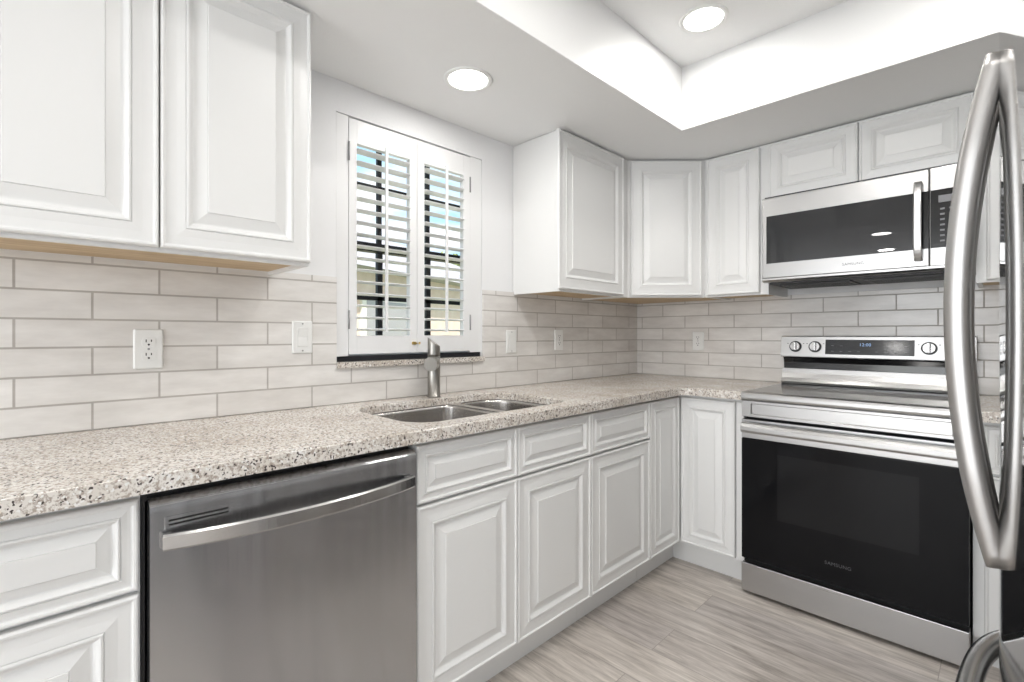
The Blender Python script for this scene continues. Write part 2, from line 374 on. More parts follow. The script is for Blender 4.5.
# ------------------------------------------------------------------ room shell
RX1, RY0 = 4.7, -6.4          # far right wall, rear wall
ZS, ZC = 2.143, 2.44          # soffit height, tray ceiling height
WY0, WY1, WZ0, WZ1 = -2.142, -1.410, 1.050, 2.022   # kitchen window opening
s = MB().box(-0.2, RX1+0.1, RY0-0.1, 0.1, -0.1, 0.0); struct('floor', s, M_floor)
s = MB(); s.box(-0.14, 0, RY0-0.1, WY0, 0, 2.6); s.box(-0.14, 0, WY1, 0.1, 0, 2.6); s.box(-0.14, 0, WY0, WY1, 0, WZ0); s.box(-0.14, 0, WY0, WY1, WZ1, 2.6)
struct('wall_left', s, M_wall)
struct('wall_back', MB().box(0.0, RX1+0.1, 0, 0.14, 0, 2.6), M_wall)
s = MB(); s.box(2.62, 2.74, -2.55, 0.0, 0, ZS); struct('wall_right', s, M_wall)
s = MB(); s.box(0, 0.3, RY0-0.12, RY0, 0, 2.6); s.box(2.3, RX1+0.1, RY0-0.12, RY0, 0, 2.6); s.box(0.3, 2.3, RY0-0.12, RY0, 2.25, 2.6); s.box(0.3, 2.3, RY0-0.12, RY0, 0, 0.25)
struct('wall_rear', s, M_wall)
s = MB(); s.box(RX1, RX1+0.12, RY0, -5.3, 0, 2.6); s.box(RX1, RX1+0.12, -3.5, 0.1, 0, 2.6); s.box(RX1, RX1+0.12, -5.3, -3.5, 2.1, 2.6); s.box(RX1, RX1+0.12, -5.3, -3.5, 0, 0.5)
struct('wall_side', s, M_wall)
TX0, TX1, TY0, TY1 = 0.700, 1.92, -3.10, -0.768     # tray opening
struct('ceiling', MB().box(-0.1, RX1+0.1, RY0-0.1, 0.1, ZC+0.12, ZC+0.22), M_ceil)
s = MB()
s.box(0.0, TX0, RY0, 0.0, ZS, ZC+0.12); s.box(TX1, RX1, RY0, 0.0, ZS, ZC+0.12)
s.box(TX0, TX1, TY1, 0.0, ZS, ZC+0.12); s.box(TX0, TX1, RY0, TY0, ZS, ZC+0.12)
struct('ceiling_soffit', s, M_ceil)
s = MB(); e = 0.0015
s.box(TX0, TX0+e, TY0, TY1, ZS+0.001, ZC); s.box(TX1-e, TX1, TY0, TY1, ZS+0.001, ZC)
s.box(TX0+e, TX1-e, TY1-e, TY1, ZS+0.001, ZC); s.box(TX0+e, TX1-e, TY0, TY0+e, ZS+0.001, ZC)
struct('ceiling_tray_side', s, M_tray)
struct('ceiling_tray', MB().box(TX0, TX1, TY0, TY1, ZC, ZC+0.1), M_ceil)

# tile on the two walls
s = MB(); T = 0.008
s.box(0.0005, T, -4.2, WY0-0.001, 0.915, 1.394); s.box(0.0005, T, WY0-0.001, WY1+0.001, 0.915, 1.049); s.box(0.0005, T, WY1+0.001, -0.0005, 0.915, 1.394)
tag(s.build('tile_backsplash', M_tileL), 'pale grey subway tile backsplash running below the window behind the sink', 'backsplash')
s = MB().box(T+0.0005, 2.61, -T, -0.0005, 0.915, 1.394)
tag(s.build('tile_backsplash', M_tileB), 'pale grey subway tile backsplash on the wall behind the range', 'backsplash')

# ------------------------------------------------------------------ recessed lights
def downlight(x, y, z, label, group=None, watts=None):
    t = thing('recessed_light', label, 'light', (x, y, z), 0, group)
    n = 40
    def ring(r_, zz): return [(0.94*r_*math.cos(2*PI*i/n), 0.94*r_*math.sin(2*PI*i/n), zz) for i in range(n)]
    MB().rings([ring(0.098, -0.0005), ring(0.099, -0.003), ring(0.095, -0.006), ring(0.080, -0.0045), ring(0.079, -0.001)], False, False, smooth=True).build('trim_ring', M_plast, t)
    MB().cyl((0, 0, -0.0032), 0.0738, 0.002, n=n).build('lens', M_lens, t)
    d = bpy.data.lights.new('lamp', 'AREA'); d.shape = 'DISK'; d.size = 0.15; d.energy = LAMP_W if watts is None else watts; d.color = (1, 0.98, 0.95)
    o = bpy.data.objects.new('lamp', d); C.objects.link(o); o.parent = t; o.location = (0, 0, -0.008)
    return t
downlight(0.348, -1.785, ZS, 'round recessed ceiling light in the low soffit in front of the window', None, 2.4)
downlight(0.93, -1.05, ZC, 'round recessed ceiling light inside the raised tray near its corner', None, 2.6)
for x, y, z, w_ in ((1.66, -1.25, ZC, 3.6), (1.31, -1.95, ZC, 6.8), (0.93, -2.83, ZC, 0.4), (1.69, -2.83, ZC, 2.2), (0.95, -3.62, ZS, 1.2), (0.83, -4.75, ZS, 4.5), (2.9, -3.9, ZS, 6.0), (3.4, -5.2, ZS, 7.0)):  # unseen lamps: some read from microwave reflections, more added for overhead light
    downlight(x, y, z, 'unseen round recessed ceiling light', 'recessed lights behind the camera', w_)

# ------------------------------------------------------------------ base cabinets along the sink wall (local x 0 = far left end)
fd = 0.031
base_cabinet('white raised-panel base cabinet left of the dishwasher with one drawer', 0.471, (0, -3.286, 0), SINKROT,
    [('drawer', 0.003, 0.466, 0.689, 0.862, fd), ('door', 0.003, 0.466, 0.128, 0.681, 0.056)])
base_cabinet('wide white base cabinet under the sink with two doors and two false drawer fronts', 0.824, (0, -2.194, 0), SINKROT,
    [('drawer_front', 0.002, 0.4045, 0.696, 0.862, fd), ('drawer_front', 0.4075, 0.822, 0.696, 0.862, fd),
     ('door', 0.002, 0.4045, 0.128, 0.688, 0.056), ('door', 0.4075, 0.822, 0.128, 0.688, 0.056)], 'sink_base_cabinet', hollow=True)
base_cabinet('white base cabinet with one drawer and one door between sink cabinet and corner', 0.461, (0, -1.369, 0), SINKROT,
    [('drawer', 0.002, 0.458, 0.696, 0.862, fd), ('door', 0.002, 0.458, 0.128, 0.688, 0.056)])
# corner cabinet (L shaped)
t = thing('corner_base_cabinet', 'white corner base cabinet with two tall doors meeting at the inside corner', 'cabinet', (0, 0, 0))
Lp = [(0.004, -0.906), (0.596, -0.906), (0.596, -0.596), (0.929, -0.596), (0.929, -0.004), (0.004, -0.004)]
MB().prism(Lp, Z_TOE, Z_TOP, 'z').build('carcass', M_cab, t)
Tp = [(0.30, -0.906), (0.540, -0.906), (0.540, -0.540), (0.929, -0.540), (0.929, -0.30), (0.30, -0.30)]
MB().prism(Tp, 0.001, Z_TOE-0.001, 'z').build('toe_kick', M_cab, t)
o = panel(0.287, 0.734, 'door', t, 0.597, -0.905, 0.128, 0.046, rot=(0, 0, PI/2))
o = panel(0.268, 0.734, 'door', t, 0.620, -0.597, 0.128, 0.050)
MB().box(0.894, 0.929, -0.612, -0.597, 0.128, 0.862, 0.001).build('filler_strip', M_cab, t)
# right of the range
base_cabinet('white base cabinet right of the range partly hidden by the refrigerator', 0.905, (1.699, 0, 0), 0,
    [('drawer', 0.030, 0.45, 0.696, 0.862, fd), ('drawer', 0.454, 0.90, 0.696, 0.862, fd), ('door', 0.030, 0.45, 0.128, 0.688, 0.056), ('door', 0.454, 0.90, 0.128, 0.688, 0.056)])

# ------------------------------------------------------------------ worktop with sink cut-out
def bisect_fill(outer, holes):
    bm = bmesh.new(); edges = []
    for lp in [outer]+holes:
        vs = [bm.verts.new((x, y, 0)) for x, y in lp]
        edges += [bm.edges.new((vs[i], vs[(i+1) % len(vs)])) for i in range(len(vs))]
    bmesh.ops.triangle_fill(bm, use_beauty=True, use_dissolve=False, edges=edges)
    return bm
def slab(name, outer, holes, z0, z1, m, parent=None, bev=0.0):
    bm = bisect_fill(outer, holes)
    for v in bm.verts: v.co.z = z0
    ret = bmesh.ops.extrude_face_region(bm, geom=list(bm.faces))
    for v in [g_ for g_ in ret['geom'] if isinstance(g_, bmesh.types.BMVert)]: v.co.z = z1
    bmesh.ops.recalc_face_normals(bm, faces=bm.faces)
    if bev:
        es = []
        for e_ in bm.edges:
            if len(e_.link_faces) == 2:
                n1, n2 = e_.link_faces[0].normal, e_.link_faces[1].normal
                if abs(n1.dot(n2)) < 0.3 and abs(abs(n1.z)-abs(n2.z)) > 0.5 and sum(v.co.z for v in e_.verts)/2 > (z0+z1)/2: es.append(e_)
        bmesh.ops.bevel(bm, geom=es, offset=bev, segments=3, affect='EDGES')
    me = bpy.data.meshes.new(name); bm.to_mesh(me); bm.free()
    return link(name, me, m, parent)
WF = 0.642
inner = [(WF+0.05-0.05*math.cos(a), -WF-0.05+0.05*math.sin(a)) for a in [PI/2*i/8 for i in range(9)]]
outer = [(0.002, -4.2), (WF, -4.2)] + inner + [(0.929, -WF), (0.929, -0.002), (0.002, -0.002)]
cut = rrect(0.128, 0.566, -2.160, -1.425, [0.10, 0.11, 0.12, 0.09], 10)
wt = slab('granite_worktop', outer, [cut], 0.877, 0.914, M_gran, None, 0.004)
tag(wt, 'speckled beige granite worktop wrapping the corner with the sink cut-out', 'countertop')
wt2 = slab('granite_worktop', [(1.697, -WF), (2.61, -WF), (2.61, -0.002), (1.697, -0.002)], [], 0.877, 0.914, M_gran, None, 0.004)
tag(wt2, 'short speckled granite worktop right of the range', 'countertop')

# ------------------------------------------------------------------ sink
sk = thing('double_sink', 'stainless double bowl undermount sink set into the granite worktop', 'sink', (0, 0, 0))
b1 = rrect(0.134, 0.560, -2.154, -1.708, [0.05, 0.05, 0.115, 0.085], 10)
b2 = rrect(0.134, 0.560, -1.672, -1.431, [0.095, 0.105, 0.05, 0.05], 10)
slab('rim', rrect(0.129, 0.565, -2.159, -1.426, [0.099, 0.109, 0.119, 0.089], 10), [b1, b2], 0.8825, 0.8855, M_sink, sk)
def bowl(loop, depth):
    cx = sum(p[0] for p in loop)/len(loop); cy = sum(p[1] for p in loop)/len(loop)
    def sc(f, z): return [(cx+(p[0]-cx)*f, cy+(p[1]-cy)*f, z) for p in loop]
    zt = 0.8825
    rings = [sc(1, zt), sc(0.995, zt-0.01), sc(0.975, zt-depth+0.04), sc(0.955, zt-depth+0.018), sc(0.91, zt-depth+0.005), sc(0.84, zt-depth), sc(0.15, zt-depth-0.004)]
    o = MB().rings(rings, False, True, smooth=True).build('bowl', M_sink, sk)
    md = o.modifiers.new('thick', 'SOLIDIFY'); md.thickness = 0.0012; md.offset = 1 
    return cx, cy, zt-depth
for lp, d in ((b1, 0.20), (b2, 0.17)):
    cx, cy, z = bowl(lp, d)
    n = 28
    def ring(r_, zz): return [(cx+r_*math.cos(2*PI*i/n), cy+r_*math.sin(2*PI*i/n), zz) for i in range(n)]
    MB().rings([ring(0.055, z+0.001), ring(0.05, z+0.004), ring(0.042, z+0.003), ring(0.036, z-0.002)], True, True, smooth=True).build('drain', M_handle, sk)

# ------------------------------------------------------------------ faucet
f = thing('faucet', 'short brushed nickel kitchen faucet standing behind the sink', 'faucet', (0.079, -1.749, 0.914), 0)
sd = Vector((0.74, -0.67, 0)).normalized()        # the spout points this way
n = 24
def fr(z, rad, cut_=0.0):
    pts = []
    for i in range(n):
        a = 2*PI*i/n; x, y = rad*math.cos(a), rad*math.sin(a)
        pts.append((x, y, z))
    return pts
MB().rings([fr(0.0005, 0.029), fr(0.005, 0.029), fr(0.007, 0.0265), fr(0.12, 0.0265), fr(0.172, 0.0265)], smooth=True).build('body', M_faucet, f)
# upper lever, a blade cut on a slant rising away from the room's right
rg = []
ld = Vector((-0.62, -0.72, 0)).normalized()       # towards the high tip, left in the photo
for k in range(9):
    q = k/8; ring_ = []
    for i in range(n):
        a = 2*PI*i/n; x, y = 0.0262*math.cos(a), 0.0262*math.sin(a)
        d = (x*ld.x + y*ld.y)/0.0262
        top = 0.233 + 0.019*d
        ring_.append((x, y, 0.174 + (top-0.174)*q))
    rg.append(ring_)
MB().rings(rg, smooth=True).build('lever', M_faucet, f)
p0 = Vector((0, 0, 0.145)) + sd*0.020; pth = [p0, p0+sd*0.03, p0+sd*0.06, p0+sd*0.095, p0+sd*0.10]
sweep(pth, Vector((0, 0, 1)), lambda q: oval(0.0265-0.001*q, 0.028-0.001*q, 24, 0.85)).build('spout', M_faucet, f)

# ------------------------------------------------------------------ wall cabinets
UZ0, UZ1 = 1.382, 2.140
def wall_cabinet(label, w, loc, rotz, doors, z0=UZ0, name='wall_cabinet', under=True):
    t = thing(name, label, 'cabinet', (loc[0], loc[1], 0), rotz)
    d = 0.309; th = 0.016
    mb = MB(); mb.box(0, th, -d, -0.002, z0, UZ1); mb.box(w-th, w, -d, -0.002, z0, UZ1); mb.box(th, w-th, -d, -0.002, UZ1-th, UZ1)
    mb.box(th, w-th, -d, -d+0.019, z0, z0+0.036); mb.box(th, w-th, -0.012, -0.002, z0+0.01, UZ1-th)
    mb.box(th, 0.04, -d, -d+0.019, z0+0.036, UZ1-th); mb.box(w-0.04, w-th, -d, -d+0.019, z0+0.036, UZ1-th)
    mb.build('carcass', M_cab, t)
    MB().box(th, w-th, -d+0.019, -0.012, z0+0.010, z0+0.022).build('underside_panel', M_wood, t)
    for x0, x1, zz0, zz1, fw in doors: panel(x1-x0, zz1-zz0, 'door', t, x0, -d-0.001, zz0, fw)
    return t
wall_cabinet('large white wall cabinet with two raised-panel doors at the left above the dishwasher', 0.742, (0.0, -3.113), SINKROT,
    [(0.002, 0.370, 1.391, 2.132, 0.058), (0.373, 0.742, 1.391, 2.132, 0.058)])
wall_cabinet('white single-door wall cabinet between the window and the corner', 0.588, (0.0, -1.200), SINKROT,
    [(-0.026, 0.522, 1.391, 2.132, 0.058)])
# diagonal corner cabinet
t = thing('corner_wall_cabinet', 'white diagonal corner wall cabinet with one door', 'cabinet', (0, 0, 0))
Dp = [(0.002, -0.610), (0.309, -0.610), (0.610, -0.309), (0.610, -0.002), (0.002, -0.002)]
MB().prism(Dp, UZ0+0.01, UZ1, 'z').build('carcass', M_cab, t)
dl = math.hypot(0.301, 0.301)
c45 = math.cos(PI/4)
mb = MB(); ox, oy = 0.309, -0.610
mb.box(0, dl, 0, 0.016, UZ0, UZ0+0.0095)
mb.build('bottom_rail', M_cab, t, loc=(ox, oy, 0), rot=(0, 0, PI/4))
MB().prism([(0.02, -0.59), (0.30, -0.588), (0.588, -0.30), (0.59, -0.02), (0.02, -0.02)], UZ0+0.004, UZ0+0.0095, 'z').build('underside_panel', M_wood, t)
panel(0.388, 0.741, 'door', t, ox+0.015*c45+0.001, oy+0.015*c45-0.001, 1.391, 0.058, rot=(0, 0, PI/4))
wall_cabinet('white narrow wall cabinet between the diagonal corner cabinet and the microwave', 0.326, (0.612, 0.0), 0,
    [(0.018, 0.288, 1.391, 2.132, 0.056)])
t = thing('wall_cabinet', 'short white wall cabinet with two doors above the microwave', 'cabinet', (0.940, 0, 0))
MB().box(0, 0.756, -0.309, -0.002, 1.856, UZ1).build('carcass', M_cab, t)
panel(0.373, 0.275, 'door', t, 0.002, -0.310, 1.857, 0.050); panel(0.375, 0.275, 'door', t, 0.379, -0.310, 1.857, 0.050)
wall_cabinet('tall white wall cabinet right of the microwave half hidden by the refrigerator handle', 0.904, (1.699, 0.0), 0,
    [(0.030, 0.465, 1.391, 2.132, 0.056), (0.469, 0.900, 1.391, 2.132, 0.056)])

# ------------------------------------------------------------------ dishwasher
dw = thing('dishwasher', 'stainless steel dishwasher with a bowed bar handle under the worktop', 'dishwasher', (0, -2.8195, 0), SINKROT)
DWW = 0.622
MB().box(0.022, DWW-0.008, -0.575, -0.03, 0.10, 0.845).build('tub', M_black, dw)
MB().box(0.006, 0.012, -0.59, -0.05, 0.10, 0.868).box(0.012, DWW-0.004, -0.585, -0.560, 0.848, 0.870).build('dark_gap_fill', M_black, dw)  # black strips stand in for the dark gaps beside and above the door
x0, x1 = 0.0145, DWW-0.0045; yf = -0.626
pr_ = [(-0.580, 0.115), (yf, 0.115), (yf-0.002, 0.13), (yf-0.002, 0.835), (yf+0.001, 0.846), (yf+0.007, 0.8535), (yf+0.018, 0.857), (-0.580, 0.857)]
MB().prism(pr_, x0, x1, 'x', bev=0.0015).build('door_panel', M_dwsteel, dw)
MB().box(0.01, DWW-0.01, -0.552, -0.535, 0.002, 0.112).build('toe_kick', M_black, dw)
# vent
v = MB().box(0.037, 0.158, yf-0.0035, yf-0.0015, 0.797, 0.8215, 0.0012).build('vent_plate', M_dwsteel, dw)
MB().box(0.044, 0.148, yf-0.0042, yf-0.0030, 0.8035, 0.807).box(0.044, 0.148, yf-0.0042, yf-0.0030, 0.8115, 0.815).build('vent_slot', M_hole, v)
# handle
pts = []
for i in range(33):
    q = i/32; x = 0.034 + (0.600-0.034)*q; bow = 0.040*(1-(2*q-1)**2)**0.9
    pts.append(Vector((x, yf-0.012-bow, 0.776)))
prf = [(-0.016, -0.005), (-0.016, 0.003), (-0.012, 0.006), (0.012, 0.006), (0.016, 0.003), (0.016, -0.005)]
prf = [(b_, a_) for a_, b_ in prf]
hd = sweep(pts, Vector((0, 0, 1)), [(p[0], p[1]) for p in prf], smooth=False).build('handle', M_handle, dw)
for xm in (0.034, 0.584): MB().box(xm, xm+0.016, yf-0.014, yf-0.0015, 0.762, 0.790, 0.002).build('handle_mount', M_handle, dw)

# ------------------------------------------------------------------ range
rg_ = thing('electric_range', 'freestanding stainless electric range with black glass oven door', 'range', (0.932, 0, 0))
RW = 0.762
MB().box(0.004, RW-0.004, -0.60, -0.03, 0.03, 0.880).build('body', M_dark, rg_)
for x in (0.03, RW-0.07):
    for y in (-0.60, -0.10): MB().cyl((x+0.02, y, 0.0005), 0.018, 0.03).build('foot', M_black, rg_)
MB().box(0.0, RW, -0.655, -0.602, 0.018, 0.143, 0.003).build('drawer', M_steel, rg_)
od = MB().box(0.001, RW-0.001, -0.645, -0.604, 0.162, 0.795, 0.003).build('oven_door', M_black, rg_)
MB().box(0.0015, RW-0.0015, -0.657, -0.6455, 0.166, 0.709, 0.002).build('glass_panel', M_ovenglass, od)
MB().box(0.0015, RW-0.0015, -0.657, -0.6455, 0.711, 0.794, 0.002).build('door_top_trim', M_steel, od)
MB().box(0.150, RW-0.135, -0.6578, -0.6572, 0.37, 0.655).build('oven_window', M_ovenwin, od)
hb = MB()
hb.prism([(-0.678, 0.738), (-0.700, 0.742), (-0.706, 0.752), (-0.706, 0.768), (-0.700, 0.780), (-0.690, 0.784), (-0.678, 0.784)], 0.013, RW-0.013, 'x', bev=0.0015)
hb.box(0.016, 0.045, -0.680, -0.6575, 0.745, 0.780, 0.002); hb.box(RW-0.045, RW-0.016, -0.680, -0.6575, 0.745, 0.780, 0.002)
hb.build('handle', M_steel, od)
# fascia under the cooktop with its sunk rectangle
fa = []
w_, za, zb = RW, 0.806, 0.880
def fring(a, b_, y): return [(a, y, za+b_), (w_-a, y, za+b_), (w_-a, y, zb-b_), (a, y, zb-b_)]
MB().rings([fring(0, 0, -0.604), fring(0, 0, -0.652), fring(0.002, 0.002, -0.656), fring(0.040, 0.012, -0.656), fring(0.045, 0.015, -0.651), fring(0.047, 0.016, -0.651)]).build('fascia', M_steel, rg_)
# cooktop
cp = [(-0.602, 0.882), (-0.660, 0.882), (-0.664, 0.888), (-0.664, 0.908), (-0.660, 0.915), (-0.650, 0.918), (-0.602, 0.918)]
MB().prism([(-0.655, 0.881), (-0.661, 0.885), (-0.663, 0.893), (-0.663, 0.905), (-0.660, 0.914), (-0.650, 0.918), (-0.628, 0.918), (-0.628, 0.881)], 0.0, RW, 'x').build('cooktop_edge', M_steel, rg_)
ct = MB().box(0.0, RW, -0.6275, -0.085, 0.882, 0.917, 0.0015).build('cooktop', M_cooktop, rg_)
# back guard: steel riser, dark gap, sloped control panel
bg_ = MB().prism([(-0.084, 0.916), (-0.092, 0.920), (-0.094, 0.930), (-0.082, 0.950), (-0.072, 0.975), (-0.068, 0.998), (-0.030, 0.998), (-0.030, 0.916)], 0.0, RW, 'x').build('back_guard', M_steel, rg_)
MB().prism([(-0.058, 0.999), (-0.058, 1.03), (-0.066, 1.053), (-0.085, 1.064), (-0.030, 1.064), (-0.030, 0.999)], 0.004, RW-0.004, 'x').build('vent_gap', M_blackgloss, rg_)
cpn = MB().prism([(-0.098, 1.060), (-0.100, 1.064), (-0.088, 1.166), (-0.082, 1.171), (-0.030, 1.171), (-0.030, 1.060)], 0.0, RW, 'x', bev=0.001).build('control_panel', M_steel, rg_)
tilt = math.atan2(0.012, 0.102)
def on_panel(z): return -0.100 + 0.012*(z-1.064)/0.102
zc = 1.115
disp = MB().box(-0.176, 0.176, -0.0012, 0.0004, -0.037, 0.037, 0.0004).build('display', M_display, cpn, loc=(0.381, on_panel(zc), zc), rot=(-tilt, 0, 0))
text_obj('clock_digits', '12:00', 0.020, M_digit, disp, (-0.01, -0.0014, 0.012), (PI/2, 0, 0), 0.0001)
for i in range(9):
    if i != 4: MB().box(-0.15+i*0.036, -0.138+i*0.036, -0.00145, -0.0012, -0.022, -0.0205).build('display_mark', M_logo_d, disp)
for i in (0, 1, 7, 8): MB().box(-0.15+i*0.036, -0.138+i*0.036, -0.00145, -0.0012, 0.006, 0.0075).build('display_mark', M_logo_d, disp)
for kx in (0.070, 0.160, 0.608, 0.700):
    kn = MB().cyl((0, -0.004, 0), 0.029, 0.004, 'y', 36).build('knob', M_black, cpn, loc=(kx, on_panel(zc)-0.0005, zc), rot=(-tilt, 0, 0))
    MB().cyl((0, -0.004, 0), 0.0235, -0.012, 'y', 36, 0.0215).build('knob_cap', M_handle, kn)
    MB().box(-0.0065, 0.0065, -0.034, -0.0165, -0.0205, 0.0205, 0.003).build('knob_grip', M_handle, kn)
    for sx in (-1, 1): MB().box(sx*0.037-0.003, sx*0.037+0.003, -0.0006, 0.0001, 0.014, 0.018).build('knob_mark', M_logo, kn)
text_obj('lettering', 'SAMSUNG', 0.019, M_logo_o, od, (0.374, -0.6576, 0.248), (PI/2, 0, 0), 0.0003)

# ------------------------------------------------------------------ microwave
mw = thing('microwave_oven', 'over-the-range stainless microwave mounted under the short cabinet', 'microwave', (0.939, 0, 0))
MWW = 0.756; my = -0.408
MB().box(0.002, MWW-0.002, -0.375, -0.012, 1.440, 1.854).build('body', M_dark, mw)
dd = MB()
rr_ = []
dwid = 0.627
def mr_(a, y, b0=0.0): return [(a, y, 1.452+a), (dwid-a, y, 1.452+a), (dwid-a, y, 1.841-a), (a, y, 1.841-a)]
door = MB().rings([mr_(0, -0.377), mr_(0, my+0.003), mr_(0.003, my)]).build('door', M_steel, mw)
MB().box(0.020, 0.581, my-0.0012, my+0.001, 1.522, 1.752, 0.0008).build('door_window', M_mwglass, door)
MB().box(0.629, MWW, my, -0.377, 1.452, 1.841, 0.003).build('control_panel', M_steel, mw)
cpw = MB().box(0.582, 0.6265, my-0.0012, my+0.001, 1.522, 1.752, 0.0005).build('door_window_edge', M_blackgloss, door)
kp = MB().box(0.631, MWW-0.006, my-0.0012, my+0.001, 1.522, 1.752, 0.0008).build('keypad', M_blackgloss, mw)
MB().box(0.655, 0.735, my-0.0018, my-0.0012, 1.700, 1.728).build('keypad_display', M_logo_d, kp)
km = MB()
for r_ in range(7):
    for c_ in range(3): km.box(0.660+c_*0.027, 0.674+c_*0.027, my-0.0018, my-0.0012, 1.545+r_*0.021, 1.552+r_*0.021)
km.build('keypad_marks', M_logo_d, kp)
MB().prism([(-0.377, 1.432), (my+0.012, 1.434), (my+0.001, 1.442), (my, 1.4505), (-0.377, 1.4505)], 0.0, MWW, 'x').build('bottom_lip', M_steel, mw)
pts = [Vector((0.594, my-0.010-0.026*(1-(2*q-1)**4)**0.8, 1.478+0.312*q)) for q in [i/24 for i in range(25)]]
sweep(pts, Vector((0, -1, 0)), [(-0.013, -0.005), (0.013, -0.005), (0.013, 0.003), (0.010, 0.006), (-0.010, 0.006), (-0.013, 0.003)], smooth=False).build('handle', M_steelv, door)
for zm in (1.480, 1.768): MB().box(0.584, 0.604, my-0.012, my-0.001, zm, zm+0.020, 0.001).build('handle_mount', M_steelv, door)
ub = MB().box(0.02, MWW-0.02, -0.365, -0.03, 1.424, 1.4395, 0.002).build('underside', M_dark, mw)
for x in (0.06, 0.40):
    g_ = MB()
    g_.box(x, x+0.29, -0.34, -0.10, 1.4185, 1.4235, 0.001)
    for i in range(9): g_.box(x+0.015, x+0.275, -0.33+i*0.025, -0.318+i*0.025, 1.4165, 1.4185)
    g_.build('grease_filter', M_black, ub)
text_obj('lettering', 'SAMSUNG', 0.0165, M_logo, door, (0.372, my-0.0005, 1.487), (PI/2, 0, 0), 0.0004)

# ------------------------------------------------------------------ refrigerator (contoured french doors, bottom freezer)
# local frame: x along the front (0 = far side), y: front at 0, body behind
FWD, R = 0.910, 3.0
fx, fy = CX-0.0064, CY+1.0+FWD/2
fg_ = thing('refrigerator', 'tall stainless french door refrigerator with curved bar handles at the right edge', 'refrigerator', (fx, fy, 0), -PI/2)
def fsurf(x): return (x-FWD/2)**2/(2*R)
def contoured(xa, xb, z0, z1, thick=0.085, r_=0.010):
    n = 26; mb = MB(); prof = []
    xs = [xa+(xb-xa)*i/n for i in range(n+1)]
    rings = []
    zz = [(z0, 0.006), (z0+0.002, 0.002), (z0+0.006, 0.0), (z1-0.006, 0.0), (z1-0.002, 0.002), (z1, 0.006)]
    for z, ins in zz:
        fr_ = []
        for x in xs:
            e1 = min(x-xa, xb-x); rd = 0.0
            fr_.append((x, fsurf(x)+ins, z))
        fr_[0] = (xa+ins*0.5, fsurf(xa)+ins+0.008, z); fr_[-1] = (xb-ins*0.5, fsurf(xb)+ins+0.008, z)
        fr_.insert(1, (xa+0.004, fsurf(xa)+ins+0.0015, z)); fr_.insert(len(fr_)-1, (xb-0.004, fsurf(xb)+ins+0.0015, z))
        rings.append(fr_ + [(xb-ins*0.5, thick, z), (xa+ins*0.5, thick, z)])
    return mb.rings(rings, smooth=False)
def smooth_front(o):
    for p in o.data.polygons:
        if p.normal.y < -0.6: p.use_smooth = True
    return o
MB().box(0.012, FWD-0.012, 0.088, 0.76, 0.03, 1.76, 0.004).build('body', M_dark, fg_)
for x in (0.08, FWD-0.08):
    for y in (0.14, 0.70): MB().cyl((x, y, 0.0005), 0.02, 0.03).build('foot', M_black, fg_)
SEAM = 0.70
dfar = smooth_front(contoured(0.002, FWD/2-0.002, SEAM+0.004, 1.775).build('door', M_fridge, fg_))
dnear = smooth_front(contoured(FWD/2+0.002, FWD-0.002, SEAM+0.004, 1.775).build('door', M_fridge, fg_))
drw = smooth_front(contoured(0.002, FWD-0.002, 0.05, SEAM-0.004).build('freezer_drawer', M_fridge, fg_))
def vhandle(x, parent):
    za_, zb_ = 0.848, 1.575; pts = []
    for i in range(41):
        q = i/40; bow = 1-(2*q-1)**2
        pts.append(Vector((x, fsurf(x)-0.001-0.043*bow, za_+(zb_-za_)*q)))
    def pf(q):
        k = 0.62+0.38*min(1, 6*min(q, 1-q))
        return oval(0.0165*k, 0.0155*(0.85+0.15*min(1, 6*min(q, 1-q))), 28, 0.85)
    sweep(pts, Vector((0, -1, 0)), pf).build('handle', M_fhandle, parent)
vhandle(FWD/2+0.020, dnear); vhandle(FWD/2-0.060, dfar)
pts = []
for i in range(61):
    q = i/60; x = 0.075+(FWD-0.15)*q; bow = (1-(2*q-1)**6)
    pts.append(Vector((x, fsurf(x)-0.004-0.037*bow, 0.579)))
sweep(pts, Vector((0, 0, 1)), oval(0.0165, 0.019, 24, 0.85)).build('handle', M_handle, drw)

